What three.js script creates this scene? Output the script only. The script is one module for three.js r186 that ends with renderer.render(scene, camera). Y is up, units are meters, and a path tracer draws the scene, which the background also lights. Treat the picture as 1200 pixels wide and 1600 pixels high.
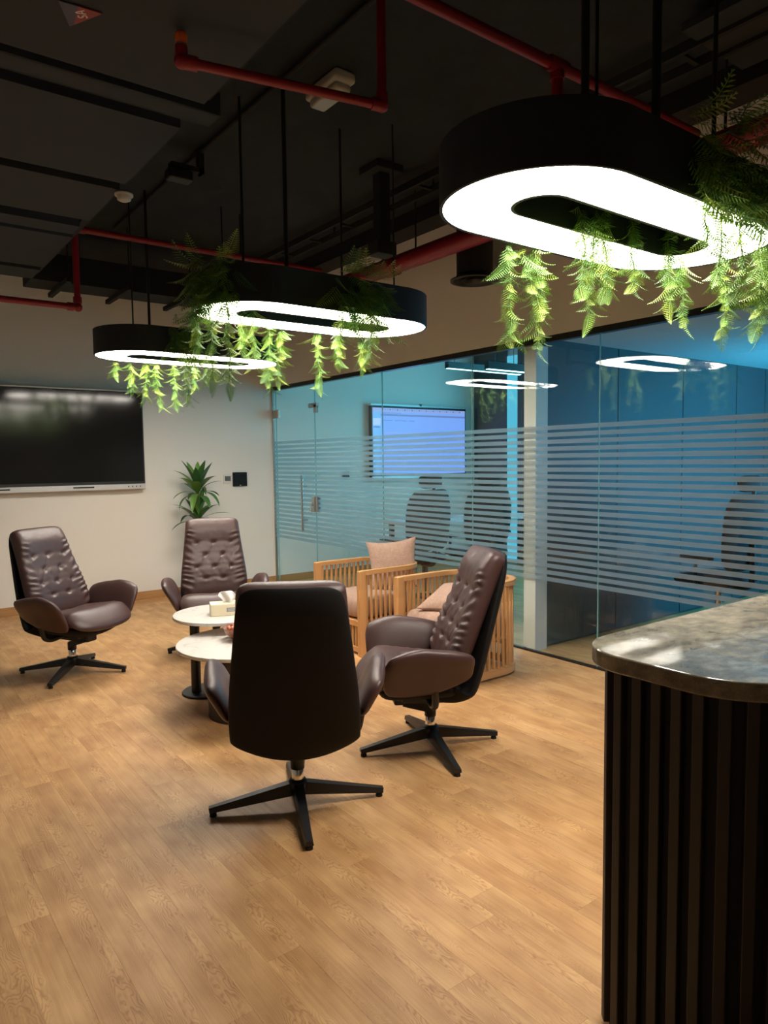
import * as THREE from 'three';
import { RoundedBoxGeometry } from 'three/addons/geometries/RoundedBoxGeometry.js';
import { mergeGeometries } from 'three/addons/utils/BufferGeometryUtils.js';
import { RectAreaLightUniformsLib } from 'three/addons/lights/RectAreaLightUniformsLib.js';

// ---------------------------------------------------------------- camera, light, exposure
RectAreaLightUniformsLib.init();
const scene = new THREE.Scene();
scene.background = new THREE.Color(0x000000);
const D2R = Math.PI / 180;
const camera = new THREE.PerspectiveCamera(2 * Math.atan(800 / 1117.6) / D2R, 3 / 4, 0.05, 60);
camera.position.set(0, 1.45, 0);
camera.rotation.order = 'YXZ';
camera.rotation.set(-4.156 * D2R, -36.818 * D2R, -0.692 * D2R);
scene.add(camera);
const renderer = new THREE.WebGLRenderer({ antialias: true });
renderer.toneMapping = THREE.LinearToneMapping;
renderer.toneMappingExposure = 1.0;
renderer.shadowMap.enabled = true;
const LAMP_COLOR = new THREE.Color().setRGB(1, 0.92, 0.81);
const LAMP_GLOW = 17, LAMP_LIGHT = 17;
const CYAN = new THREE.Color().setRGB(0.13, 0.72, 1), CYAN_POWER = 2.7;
const BLUE = new THREE.Color().setRGB(0.05, 0.55, 1), BLUE_POWER = 9;

// ---------------------------------------------------------------- helpers
let seed = 7;
const rnd = () => { seed = (seed + 0x6d2b79f5) | 0; let t = Math.imul(seed ^ (seed >>> 15), 1 | seed); t = (t + Math.imul(t ^ (t >>> 7), 61 | t)) ^ t; return ((t ^ (t >>> 14)) >>> 0) / 4294967296; };
const rr = (a, b) => a + (b - a) * rnd();
const V = (x, y, z) => new THREE.Vector3(x, y, z);
const clamp = (x, a = 0, b = 1) => Math.min(b, Math.max(a, x));
const smooth = (a, b, x) => { const t = clamp((x - a) / (b - a)); return t * t * (3 - 2 * t); };
const used = {};
function numbered(name) { const n = used[name] = (used[name] ?? -1) + 1; return n ? name + '_' + String(n).padStart(3, '0') : name; }
function mesh(name, geo, mat, parent) {
  const m = new THREE.Mesh(Array.isArray(geo) ? merge(geo) : geo, mat);
  m.name = parent ? name : numbered(name); m.castShadow = m.receiveShadow = true;
  (parent || scene).add(m); return m;
}
function thing(name, label, category, pos = [0, 0, 0], ry = 0, group) {
  const o = new THREE.Group(); o.name = numbered(name); o.position.set(...pos); o.rotation.y = ry;
  o.userData = { label, category }; if (group) o.userData.group = group;
  scene.add(o); return o;
}
function tag(o, label, category, group) { o.userData.label = label; o.userData.category = category; if (group) o.userData.group = group; return o; }
function struct(o, label) { o.userData.kind = 'structure'; if (label) o.userData.label = label; return o; }
function merge(list) { return mergeGeometries(list.map((g) => { const h = g.index ? g.toNonIndexed() : g; for (const k of Object.keys(h.attributes)) if (!['position', 'normal', 'uv'].includes(k)) h.deleteAttribute(k); return h; })); }
function box(w, h, d, x = 0, y = 0, z = 0) { const g = new THREE.BoxGeometry(w, h, d); g.translate(x, y, z); return g; }
function boxB(x0, x1, y0, y1, z0, z1) { return box(x1 - x0, y1 - y0, z1 - z0, (x0 + x1) / 2, (y0 + y1) / 2, (z0 + z1) / 2); }
function rbox(w, h, d, r, x = 0, y = 0, z = 0, s = 2) { const g = new RoundedBoxGeometry(w, h, d, s, r); g.translate(x, y, z); return g; }
function rod(a, b, r0, r1 = r0, n = 14) {
  const d = b.clone().sub(a), g = new THREE.CylinderGeometry(r1, r0, d.length(), n);
  g.applyQuaternion(new THREE.Quaternion().setFromUnitVectors(V(0, 1, 0), d.clone().normalize()));
  const m = a.clone().add(b).multiplyScalar(0.5); g.translate(m.x, m.y, m.z); return g;
}
function bar(a, b, w0, h0, w1, h1) { // a tapered bar of rectangular section
  const d = b.clone().sub(a).normalize(), s = V(0, 1, 0).cross(d).normalize(), u = d.clone().cross(s);
  const P = [], c = (o, w, h) => [[-1, -1], [1, -1], [1, 1], [-1, 1]].map(([i, j]) => o.clone().addScaledVector(s, i * w / 2 * (j > 0 ? 0.72 : 1)).addScaledVector(u, j * h / 2));
  const A = c(a, w0, h0), B = c(b, w1, h1), q = (p0, p1, p2, p3) => P.push(p0, p1, p2, p0, p2, p3);
  for (let k = 0; k < 4; k++) q(A[k], A[(k + 1) % 4], B[(k + 1) % 4], B[k]);
  q(A[3], A[2], A[1], A[0]); q(B[0], B[1], B[2], B[3]);
  const g = new THREE.BufferGeometry().setFromPoints(P);
  g.setAttribute('uv', new THREE.Float32BufferAttribute(P.flatMap((p) => [p.x, p.y + p.z]), 2)); g.computeVertexNormals(); return g;
}
function tube(pts, r, n = 24, k = 10) { return new THREE.TubeGeometry(new THREE.CatmullRomCurve3(pts.map((p) => V(...p))), n, r, k); }
function lathe(pts, n = 40) { return new THREE.LatheGeometry(pts.map((p) => new THREE.Vector2(...p)), n); }
const at = (g, x, y, z) => { g.translate(x, y, z); return g; };

// a closed padded sheet: f(U, V) -> { p, n, tf, tb }
function pad(nu, nv, f, k = 0.1, pw = 6, q = 8) {
  const pos = [], uv = [], idx = [], F = [], B = [];
  const ease = (s) => Math.sign(s) * (1 - Math.pow(1 - Math.abs(s), 1.7));
  for (let j = 0; j <= nv; j++) for (let i = 0; i <= nu; i++) {
    const u = ease(i / nu * 2 - 1), v = ease(j / nv * 2 - 1);
    const U = u * (1 - k * Math.abs(v) ** q), W = v * (1 - k * Math.abs(u) ** q);
    const e = Math.sqrt(Math.max(0, 1 - Math.abs(u) ** pw)) * Math.sqrt(Math.max(0, 1 - Math.abs(v) ** pw));
    const { p, n, tf, tb, t2 } = f(U, W, e), rim = i === 0 || j === 0 || i === nu || j === nv;
    const a = p.clone().addScaledVector(n, rim ? 0 : tf * e);
    F.push(pos.length / 3); pos.push(a.x, a.y, a.z); uv.push(...(t2 || [U * 0.25, W * 0.3]));
    if (rim) B.push(F[F.length - 1]);
    else { const b = p.clone().addScaledVector(n, -tb * e); B.push(pos.length / 3); pos.push(b.x, b.y, b.z); uv.push(...(t2 || [U * 0.25, W * 0.3])); }
  }
  const w = nu + 1;
  for (let j = 0; j < nv; j++) for (let i = 0; i < nu; i++) {
    const a = j * w + i, b = a + 1, c = a + w, d = c + 1;
    idx.push(F[a], F[b], F[d], F[a], F[d], F[c], B[a], B[d], B[b], B[a], B[c], B[d]);
  }
  const g = new THREE.BufferGeometry(); g.setAttribute('position', new THREE.Float32BufferAttribute(pos, 3)); g.setAttribute('uv', new THREE.Float32BufferAttribute(uv, 2));
  g.setIndex(idx); g.computeVertexNormals(); return g;
}

// ---------------------------------------------------------------- textures
const hash = (x, y, s = 0) => { let h = Math.imul(x, 374761393) + Math.imul(y, 668265263) + Math.imul(s, 2147483629); h = Math.imul(h ^ (h >>> 13), 1274126177); return ((h ^ (h >>> 16)) >>> 0) / 4294967296; };
function vnoise(x, y, s = 0, px = 0, py = 0) {
  const xi = Math.floor(x), yi = Math.floor(y), fx = x - xi, fy = y - yi, u = fx * fx * (3 - 2 * fx), v = fy * fy * (3 - 2 * fy);
  const w = (a, p) => (p ? ((a % p) + p) % p : a), h = (i, j) => hash(w(i, px), w(j, py), s);
  return (h(xi, yi) * (1 - u) + h(xi + 1, yi) * u) * (1 - v) + (h(xi, yi + 1) * (1 - u) + h(xi + 1, yi + 1) * u) * v;
}
function fbm(x, y, o, s = 0) { let a = 0.5, t = 0, n = 0; for (let i = 0; i < o; i++) { t += a * vnoise(x, y, s + i * 17); n += a; a *= 0.5; x *= 2.03; y *= 2.03; } return t / n; }
function dataTex(w, h, f, srgb) {
  const d = new Uint8Array(w * h * 4);
  for (let y = 0; y < h; y++) for (let x = 0; x < w; x++) { const c = f(x, y), i = (y * w + x) * 4; d[i] = clamp(c[0], 0, 255); d[i + 1] = clamp(c[1] ?? c[0], 0, 255); d[i + 2] = clamp(c[2] ?? c[0], 0, 255); d[i + 3] = 255; }
  const t = new THREE.DataTexture(d, w, h); t.wrapS = t.wrapT = THREE.RepeatWrapping; t.magFilter = THREE.LinearFilter; t.minFilter = THREE.LinearMipmapLinearFilter; t.generateMipmaps = true;
  if (srgb) t.colorSpace = THREE.SRGBColorSpace; t.needsUpdate = true; return t;
}
const PW = 0.1125, PL = 0.96, NV = 8; // plank width, length, variants in the sheet of planks
function plankField() {
  const W = 1024, H = 1024, out = new Float32Array(W * H), cols = [];
  for (let k = 0; k < NV; k++) cols.push({ cx: 0.5 + (hash(k, 1) - 0.5) * 0.9, K: 2 + 4 * hash(k, 2), s: k * 31 + 5, sl: (1.5 + 3 * hash(k, 3)) * (hash(k, 4) > 0.5 ? 1 : -1) });
  for (let y = 0; y < H; y++) for (let x = 0; x < W; x++) {
    const k = Math.floor(x / 128), c = cols[k], u = (x % 128) / 128, v = y / H;
    const wob = fbm(u * 2 + 7, v * 5, 4, c.s) * 1.6 + fbm(u * 7, v * 26, 2, c.s + 3) * 0.22;
    const lev = c.K * (u - c.cx) ** 2 * 2.4 + c.sl * v + wob * 1.6;
    const ring = Math.abs(((lev * 4.2) % 1 + 1) % 1 - 0.5) * 2;
    const pore = fbm(u * 46, v * 9, 2, c.s + 9), streak = fbm(u * 18, v * 1.6, 3, c.s + 21);
    out[y * W + x] = 0.34 * (1 - ring) ** 3 * smooth(0.3, 0.62, fbm(u * 2, v * 5, 2, c.s + 40)) + 0.2 * (streak - 0.5) + 0.3 * Math.max(0, pore - 0.56) + 0.5 * (fbm(u * 1.6, v * 6, 3, c.s + 60) - 0.5);
  }
  return { W, H, out };
}
const PF = plankField();
const plankTex = dataTex(PF.W, PF.H, (x, y) => { const g = PF.out[y * PF.W + x]; return [203 - 92 * g, 158 - 96 * g, 108 - 84 * g]; }, true);
const plankBump = dataTex(PF.W, PF.H, (x, y) => [150 - 150 * PF.out[y * PF.W + x]]);
const woodTex = dataTex(256, 512, (x, y) => { const u = x / 256, v = y / 512; const g = fbm(u * 30, v * 1.5, 3, 5) * 0.6 + fbm(u * 90, v * 3, 2, 8) * 0.4; return [205 - 44 * (g - 0.4), 155 - 44 * (g - 0.4), 101 - 38 * (g - 0.4)]; }, true);
const leatherBump = dataTex(256, 256, (x, y) => {
  let m = 9, n = 9; const u = x / 256 * 28, v = y / 256 * 28, xi = Math.floor(u), yi = Math.floor(v);
  for (let j = -1; j < 2; j++) for (let i = -1; i < 2; i++) { const a = ((xi + i) % 28 + 28) % 28, b = ((yi + j) % 28 + 28) % 28, d = Math.hypot(xi + i + hash(a, b, 1) - u, yi + j + hash(a, b, 2) - v); if (d < m) { n = m; m = d; } else if (d < n) n = d; }
  return [120 + 110 * Math.min(1, (n - m) * 1.6) + 20 * vnoise(x / 3, y / 3)];
});
leatherBump.repeat.set(9, 9);
const fabricTex = dataTex(256, 256, (x, y) => { const w = ((x % 4 < 2) !== (y % 4 < 2) ? 10 : -6) + 26 * (fbm(x / 12, y / 12, 3, 3) - 0.5) + 18 * (hash(x, y, 9) - 0.5); return [172 + w, 141 + w, 124 + w]; }, true);
const fabricBump = dataTex(128, 128, (x, y) => [((x % 4 < 2) !== (y % 4 < 2) ? 170 : 90) + 40 * hash(x, y, 4)]);
fabricTex.repeat.set(5, 5); fabricBump.repeat.set(10, 10);
const stoneTex = dataTex(1024, 1024, (x, y) => {
  const u = x / 1024, v = y / 1024, a = fbm(u * 5, v * 9, 5, 11), b = fbm(u * 26, v * 40, 4, 12), s = hash(x, y, 3) > 0.985 ? -34 : 0, w = hash(x >> 1, y >> 1, 5) > 0.992 ? 40 : 0;
  const t = (a - 0.5) * 70 + (b - 0.5) * 75 + s + w + 26 * (hash(x, y, 8) - 0.5); return [140 + t, 131 + t * 0.96, 112 + t * 0.86];
}, true);
const marbleTex = dataTex(512, 512, (x, y) => { const u = x / 512, v = y / 512, n = fbm(u * 4, v * 4, 5, 21), l = Math.abs(Math.sin((u * 2.2 + v * 3.4 + n * 3.2) * 3)); const d = 46 * (1 - l) ** 9 * fbm(u * 3, v * 3, 2, 6) + 10 * (n - 0.5); return [216 - d * 1.2, 211 - d * 1.2, 204 - d * 1.2]; }, true);
const wallBump = dataTex(256, 256, (x, y) => [128 + 60 * (fbm(x / 5, y / 5, 3, 2) - 0.5)]);
wallBump.repeat.set(3, 3);
const concreteTex = dataTex(512, 512, (x, y) => { const n = fbm(x / 60, y / 60, 5, 8), m = fbm(x / 6, y / 6, 2, 3); const c = 40 + 22 * (n - 0.5) + 10 * (m - 0.5); return [c * 0.78, c * 0.88, c * 1.0]; }, true);

// ---------------------------------------------------------------- materials
const S = (o) => new THREE.MeshStandardMaterial(o), Ph = (o) => new THREE.MeshPhysicalMaterial(o);
const lin = (r, g, b) => new THREE.Color().setRGB(r, g, b);
const M = {
  wall: S({ color: lin(0.83, 0.785, 0.72), roughness: 0.85, bumpMap: wallBump, bumpScale: 0.0004 }),
  white: S({ color: lin(0.74, 0.72, 0.67), roughness: 0.6 }),
  ceiling: S({ map: concreteTex, roughness: 0.9 }),
  panel: S({ color: lin(0.026, 0.03, 0.035), roughness: 0.8 }),
  black: S({ color: lin(0.012, 0.012, 0.013), roughness: 0.45 }),
  blackMatt: S({ color: lin(0.014, 0.014, 0.015), roughness: 0.85 }),
  lampBody: S({ color: lin(0.011, 0.014, 0.019), roughness: 0.6 }),
  red: S({ color: lin(0.24, 0.004, 0.012), roughness: 0.38 }),
  chrome: S({ color: lin(0.75, 0.73, 0.7), roughness: 0.18, metalness: 1 }),
  steel: S({ color: lin(0.5, 0.49, 0.47), roughness: 0.32, metalness: 1 }),
  leather: Ph({ color: lin(0.07, 0.034, 0.031), roughness: 0.4, bumpMap: leatherBump, bumpScale: 0.0004 }),
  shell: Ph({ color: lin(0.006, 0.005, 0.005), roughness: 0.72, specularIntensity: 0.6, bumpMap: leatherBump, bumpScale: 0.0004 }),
  wood: S({ map: woodTex, roughness: 0.5 }),
  fabric: S({ map: fabricTex, bumpMap: fabricBump, bumpScale: 0.0008, roughness: 0.95 }),
  marble: Ph({ map: marbleTex, roughness: 0.28 }),
  stone: Ph({ map: stoneTex, roughness: 0.04 }),
  slat: S({ color: lin(0.022, 0.017, 0.014), roughness: 0.55 }),
  drum: S({ color: lin(0.035, 0.022, 0.015), roughness: 0.5 }),
  baseboard: S({ map: woodTex, roughness: 0.5, color: lin(0.8, 0.78, 0.75) }),
  glass: Ph({ color: lin(0.965, 0.99, 0.985), transmission: 1, thickness: 0, roughness: 0, ior: 1.5 }),
  frost: Ph({ color: lin(0.56, 0.6, 0.6), transmission: 0.86, thickness: 0, roughness: 0.68, ior: 1.35, side: THREE.DoubleSide }),
  edge: Ph({ color: lin(0.45, 0.75, 0.72), roughness: 0.2, transmission: 0.5, thickness: 0 }),
  screenOff: Ph({ color: lin(0.012, 0.012, 0.012), roughness: 0.1 }),
  silver: S({ color: lin(0.62, 0.62, 0.62), roughness: 0.4, metalness: 0.3 }),
  darkWall: S({ color: lin(0.075, 0.08, 0.083), roughness: 0.55 }),
  roomWall: S({ color: lin(0.62, 0.63, 0.62), roughness: 0.8 }),
  cream: S({ color: lin(0.78, 0.72, 0.55), roughness: 0.6 }),
  pot: S({ color: lin(0.55, 0.53, 0.5), roughness: 0.5 }),
  soil: S({ color: lin(0.03, 0.02, 0.014), roughness: 1 }),
  cane: S({ color: lin(0.36, 0.2, 0.1), roughness: 0.8 }),
  stem: S({ color: lin(0.1, 0.16, 0.03), roughness: 0.7 }),
  plastic: S({ color: lin(0.5, 0.48, 0.44), roughness: 0.45 }),
};
const leafTints = [[0.12, 0.25, 0.03], [0.17, 0.32, 0.035], [0.075, 0.18, 0.03], [0.26, 0.36, 0.045]].map((c) => Ph({ color: lin(...c), roughness: 0.6, transmission: 0.18, thickness: 0, side: THREE.DoubleSide }));
const dracTints = [[0.055, 0.16, 0.035], [0.13, 0.28, 0.05], [0.035, 0.11, 0.03]].map((c) => Ph({ color: lin(...c), roughness: 0.45, transmission: 0.15, thickness: 0, side: THREE.DoubleSide }));
const plankMats = [1, 0.965, 0.93, 1.02, 0.98].map((k, i) => Ph({ map: plankTex, bumpMap: plankBump, bumpScale: 0.0004, roughness: 0.5, color: lin(k, k * [1, 0.985, 0.97, 1, 0.96][i], k * [1, 0.96, 0.94, 0.98, 0.9][i]) }));
function uvPlanar(g, ax, ay, s = 1) { // uv in metres from two axes
  const p = g.attributes.position, uv = new Float32Array(p.count * 2);
  for (let i = 0; i < p.count; i++) { uv[2 * i] = p.getComponent(i, ax) * s; uv[2 * i + 1] = p.getComponent(i, ay) * s; }
  g.setAttribute('uv', new THREE.BufferAttribute(uv, 2)); return g;
}
function uvBox(g, s = 1) { // uv in metres by the way each face points
  const p = g.attributes.position, n = g.attributes.normal, uv = new Float32Array(p.count * 2);
  for (let i = 0; i < p.count; i++) { const up = Math.abs(n.getY(i)) > 0.7; uv[2 * i] = (up ? p.getX(i) : p.getX(i) + p.getZ(i)) * s; uv[2 * i + 1] = (up ? p.getZ(i) : p.getY(i)) * s; }
  g.setAttribute('uv', new THREE.BufferAttribute(uv, 2)); return g;
}
function rectLight(parent, color, intensity, w, h, pos, target) {
  const l = new THREE.RectAreaLight(color, intensity, w, h); l.position.set(...pos); parent.add(l);
  l.up.set(0, Math.abs(target[1] - pos[1]) > 0.5 ? 0 : 1, Math.abs(target[1] - pos[1]) > 0.5 ? 1 : 0); l.lookAt(...target); return l;
}

// ---------------------------------------------------------------- room shell
const XG = 4.055, ZB = -7.58, YC = 3.48, XL = -2.6, ZF = 3.2, XR = 8.1, YG = 2.285;
// floor with planks running along the glass wall
const floor = struct(mesh('floor', boxB(XL, XR, -0.14, -0.006, ZB, ZF), S({ color: lin(0.3, 0.19, 0.1), roughness: 0.6 })), 'light oak plank floor');
{
  const cut = (v, len) => { // plank geometry: sheet column v, length len
    const g = new THREE.BoxGeometry(PW - 0.0005, 0.006, len - 0.0005), p = g.attributes.position, uv = g.attributes.uv;
    for (let i = 0; i < p.count; i++) uv.setXY(i, (v + 0.04 + 0.92 * (p.getX(i) / PW + 0.5)) / NV, (p.getZ(i) + len / 2) / PL);
    g.translate(0, -0.003, 0); return g;
  };
  const full = []; for (let v = 0; v < NV; v++) full.push(cut(v, PL));
  const view = new THREE.Matrix4(); camera.updateMatrixWorld(); camera.aspect = 0.75; camera.updateProjectionMatrix();
  view.multiplyMatrices(camera.projectionMatrix, camera.matrixWorldInverse.copy(camera.matrixWorld).invert());
  const rest = []; let n = 0;
  for (let c = Math.floor(XL / PW); c * PW < XR; c++) {
    const x0 = c * PW, off = hash(c, 77) * PL;
    for (let z = ZF + off; z > ZB; z -= PL) {
      const z1 = Math.min(z, ZF), z0 = Math.max(z - PL, ZB); if (z1 - z0 < 0.03) continue;
      const whole = z1 - z0 > PL - 1e-6, v = Math.floor(hash(c, Math.round(z * 50), 3) * NV), xc = x0 + PW / 2, zc = (z0 + z1) / 2;
      if (xc + PW / 2 > XR) continue;
      let seen = false;
      for (const zz of [z0, zc, z1]) { const q = V(xc, 0, zz).applyMatrix4(view); const f = V(xc, 0, zz).applyMatrix4(camera.matrixWorldInverse).z; if (f < -0.2 && Math.abs(q.x) < 1.12 && Math.abs(q.y) < 1.12) seen = true; }
      seen = seen && xc < XG && n < 300 && !(xc > 1.75 && zc > -1.35);
      const g = whole ? full[v] : cut(v, z1 - z0);
      if (seen) { const m = mesh('plank', g, plankMats[Math.floor(hash(c, Math.round(z * 50), 5) * 5)], floor); m.position.set(xc, 0, zc); n++; } else { const h = g.clone(); h.translate(xc, 0, zc); rest.push(h); }
    }
  }
  const m = mesh('plank_field', rest, plankMats[1], floor); m.userData.kind = 'stuff';
  console.log('planks', n, 'rest', rest.length);
}
const wallBack = struct(mesh('wall_back', uvPlanar(boxB(XL, XR, 0, YC, ZB - 0.15, ZB), 0, 1), M.wall), 'cream painted wall behind the screen');
struct(mesh('wall_left', uvPlanar(boxB(XL - 0.15, XL, 0, YC, ZB - 0.15, ZF + 0.15), 2, 1), M.wall));
struct(mesh('wall_front', uvPlanar(boxB(XL, XR, 0, YC, ZF, ZF + 0.15), 0, 1), M.wall));
struct(mesh('wall_right', uvPlanar(boxB(XR, XR + 0.15, 0, YC, ZB - 0.15, ZF + 0.15), 2, 1), M.darkWall));
struct(mesh('ceiling', uvPlanar(boxB(XL - 0.15, XR + 0.15, YC, YC + 0.15, ZB - 0.15, ZF + 0.15), 0, 2, 0.6), M.ceiling), 'dark painted concrete slab');
struct(mesh('wall_bulkhead', uvPlanar(boxB(XG - 0.03, XG + 0.14, YG + 0.03, YC, ZB, ZF), 2, 1), M.wall), 'taupe bulkhead above the glass wall');
struct(mesh('trim_1', boxB(XG - 0.026, XG + 0.03, YG - 0.012, YG + 0.03, ZB, ZF), M.black), 'black head channel of the glass wall');
struct(mesh('trim_2', boxB(XG - 0.014, XG + 0.014, 0, 0.014, ZB, ZF), M.black), 'thin dark floor channel of the glass wall');
struct(mesh('trim_3', boxB(XG - 0.012, XG + 0.012, 0.014, YG - 0.012, ZB, ZB + 0.018), M.steel), 'slim metal jamb where glass meets the cream wall');
struct(mesh('baseboard_back', uvPlanar(boxB(XL, XG - 0.014, 0, 0.085, ZB, ZB + 0.014), 1, 0, 1), M.baseboard), 'wood baseboard');
struct(mesh('baseboard_meeting_room', uvPlanar(boxB(XG + 0.014, 7.35, 0, 0.085, ZB, ZB + 0.014), 1, 0, 1), M.baseboard));
struct(mesh('baseboard_left', uvPlanar(boxB(XL, XL + 0.014, 0, 0.085, ZB + 0.014, ZF), 1, 2, 1), M.baseboard));
// partition between the meeting rooms, its post behind the glass
struct(mesh('wall_partition_post', boxB(XG + 0.02, XG + 0.15, 0, YG - 0.012, -3.68, -3.565), M.white), 'white post behind the glass between the meeting rooms');
{
  const p = struct(mesh('wall_partition', boxB(XG + 0.15, XR, 0, YC, -3.68, -3.61), M.darkWall), 'dark panelled wall of the blue meeting room');
  const xs = [XG + 0.15, 5.1, 6.07, 7.02, 7.6, XR];
  for (let i = 0; i < xs.length - 1; i++) mesh('panel', boxB(xs[i] + 0.006, xs[i + 1] - 0.006, 0.02, 2.6, -3.61, -3.585), M.darkWall, p);
}
struct(mesh('ceiling_blue_room', boxB(XG + 0.14, XR, 2.335, 2.4, -3.585, ZF), M.roomWall), 'pale ceiling of the blue meeting room');
struct(mesh('ceiling_meeting_room', boxB(XG + 0.14, XR, 2.95, 3.0, ZB, -3.68), M.roomWall));
{
  const w = struct(mesh('wall_meeting_room_right', boxB(7.36, 7.46, 0, 2.95, ZB, -3.68), M.roomWall), 'right wall of the meeting room');
  mesh('panel', boxB(7.33, 7.36, 0, 2.95, ZB, -6.95), M.darkWall, w);
  mesh('panel', boxB(7.33, 7.36, 0, 2.95, -6.74, -6.5), M.darkWall, w);
}

// ---------------------------------------------------------------- glass wall
{
  const stripes = (parent, z0, z1, x = XG - 0.0075) => {
    const n = 23, y0 = 0.555, y1 = 1.7, p = (y1 - y0) / n;
    for (let i = 0; i < n; i++) {
      const g = new THREE.PlaneGeometry(z1 - z0 - 0.006, p * 0.62); g.rotateY(-Math.PI / 2); g.translate(x, y0 + p * (i + 0.62 - 0.31), (z0 + z1) / 2);
      mesh('frosted_stripe', g, M.frost, parent);
    }
  };
  const pane = (z0, z1, y0, y1, label, frosted) => {
    const m = struct(mesh('window_' + (++pane.n), boxB(XG - 0.006, XG + 0.006, y0, y1, z0 + 0.002, z1 - 0.002), M.glass), label);
    mesh('glass_edge', boxB(XG - 0.006, XG + 0.006, y0, y1, z1 - 0.0035, z1 - 0.0005), M.edge, m);
    if (frosted) stripes(m, z0, z1); return m;
  };
  pane.n = 0;
  const b = 0.014, t = YG - 0.012;
  pane(ZB + 0.018, -7.5, b, t, 'narrow fixed glass strip beside the glass door', true);
  pane(-7.5, -6.63, 2.03, t, 'clear glass transom over the glass door');
  pane(-6.63, -5.42, b, t, 'glass pane next to the door with frosted stripes', true);
  pane(-5.42, -4.21, b, t, 'glass pane behind the slatted armchairs with frosted stripes', true);
  pane(-4.21, -2.99, b, t, 'glass pane in front of the white post with frosted stripes', true);
  pane(-2.99, -1.78, b, t, 'glass pane before the blue meeting room with frosted stripes', true);
  pane(-1.78, -0.55, b, t, 'glass pane beyond the stone counter with frosted stripes', true);
  pane(-0.55, 0.7, b, t); pane(0.7, 1.95, b, t); pane(1.95, ZF, b, t);
  const d = struct(mesh('door_1', boxB(XG - 0.006, XG + 0.006, 0.02, 2.024, -7.494, -6.636), M.glass), 'frameless glass door with frosted stripes and bar handle');
  stripes(d, -7.495, -6.635);
  mesh('glass_edge', boxB(XG - 0.006, XG + 0.006, 0.02, 2.024, -6.6385, -6.636), M.edge, d);
  mesh('hinge_patch', [rbox(0.03, 0.09, 0.15, 0.004, XG, 2.0, -7.52), rod(V(XG, 1.95, -7.44), V(XG, 2.05, -7.44), 0.018)], M.steel, d);
  mesh('hinge_patch', [rbox(0.03, 0.05, 0.17, 0.004, XG, 2.045, -6.66), rbox(0.03, 0.09, 0.06, 0.004, XG, 2.01, -6.615)], M.steel, d);
  const h = mesh('door_handle', [rod(V(XG - 0.07, 0.68, -6.82), V(XG - 0.07, 1.29, -6.82), 0.014)], M.chrome, d);
  mesh('handle_standoff', [rod(V(XG - 0.07, 0.8, -6.82), V(XG - 0.004, 0.8, -6.82), 0.008), rod(V(XG - 0.07, 1.17, -6.82), V(XG - 0.004, 1.17, -6.82), 0.008)], M.chrome, h);
  mesh('lock', [rbox(0.04, 0.17, 0.06, 0.004, XG, 0.98, -6.67), rod(V(XG - 0.04, 0.98, -6.675), V(XG - 0.01, 0.98, -6.675), 0.015)], M.steel, d);
  mesh('strike', rbox(0.04, 0.17, 0.045, 0.004, XG, 0.98, -6.605), M.steel, d);
  const key = mesh('key', [boxB(XG - 0.05, XG - 0.045, 0.9, 0.97, -6.69, -6.67), at(new THREE.TorusGeometry(0.018, 0.003, 6, 16), XG - 0.048, 0.9, -6.69)], M.chrome, d);
}

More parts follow.
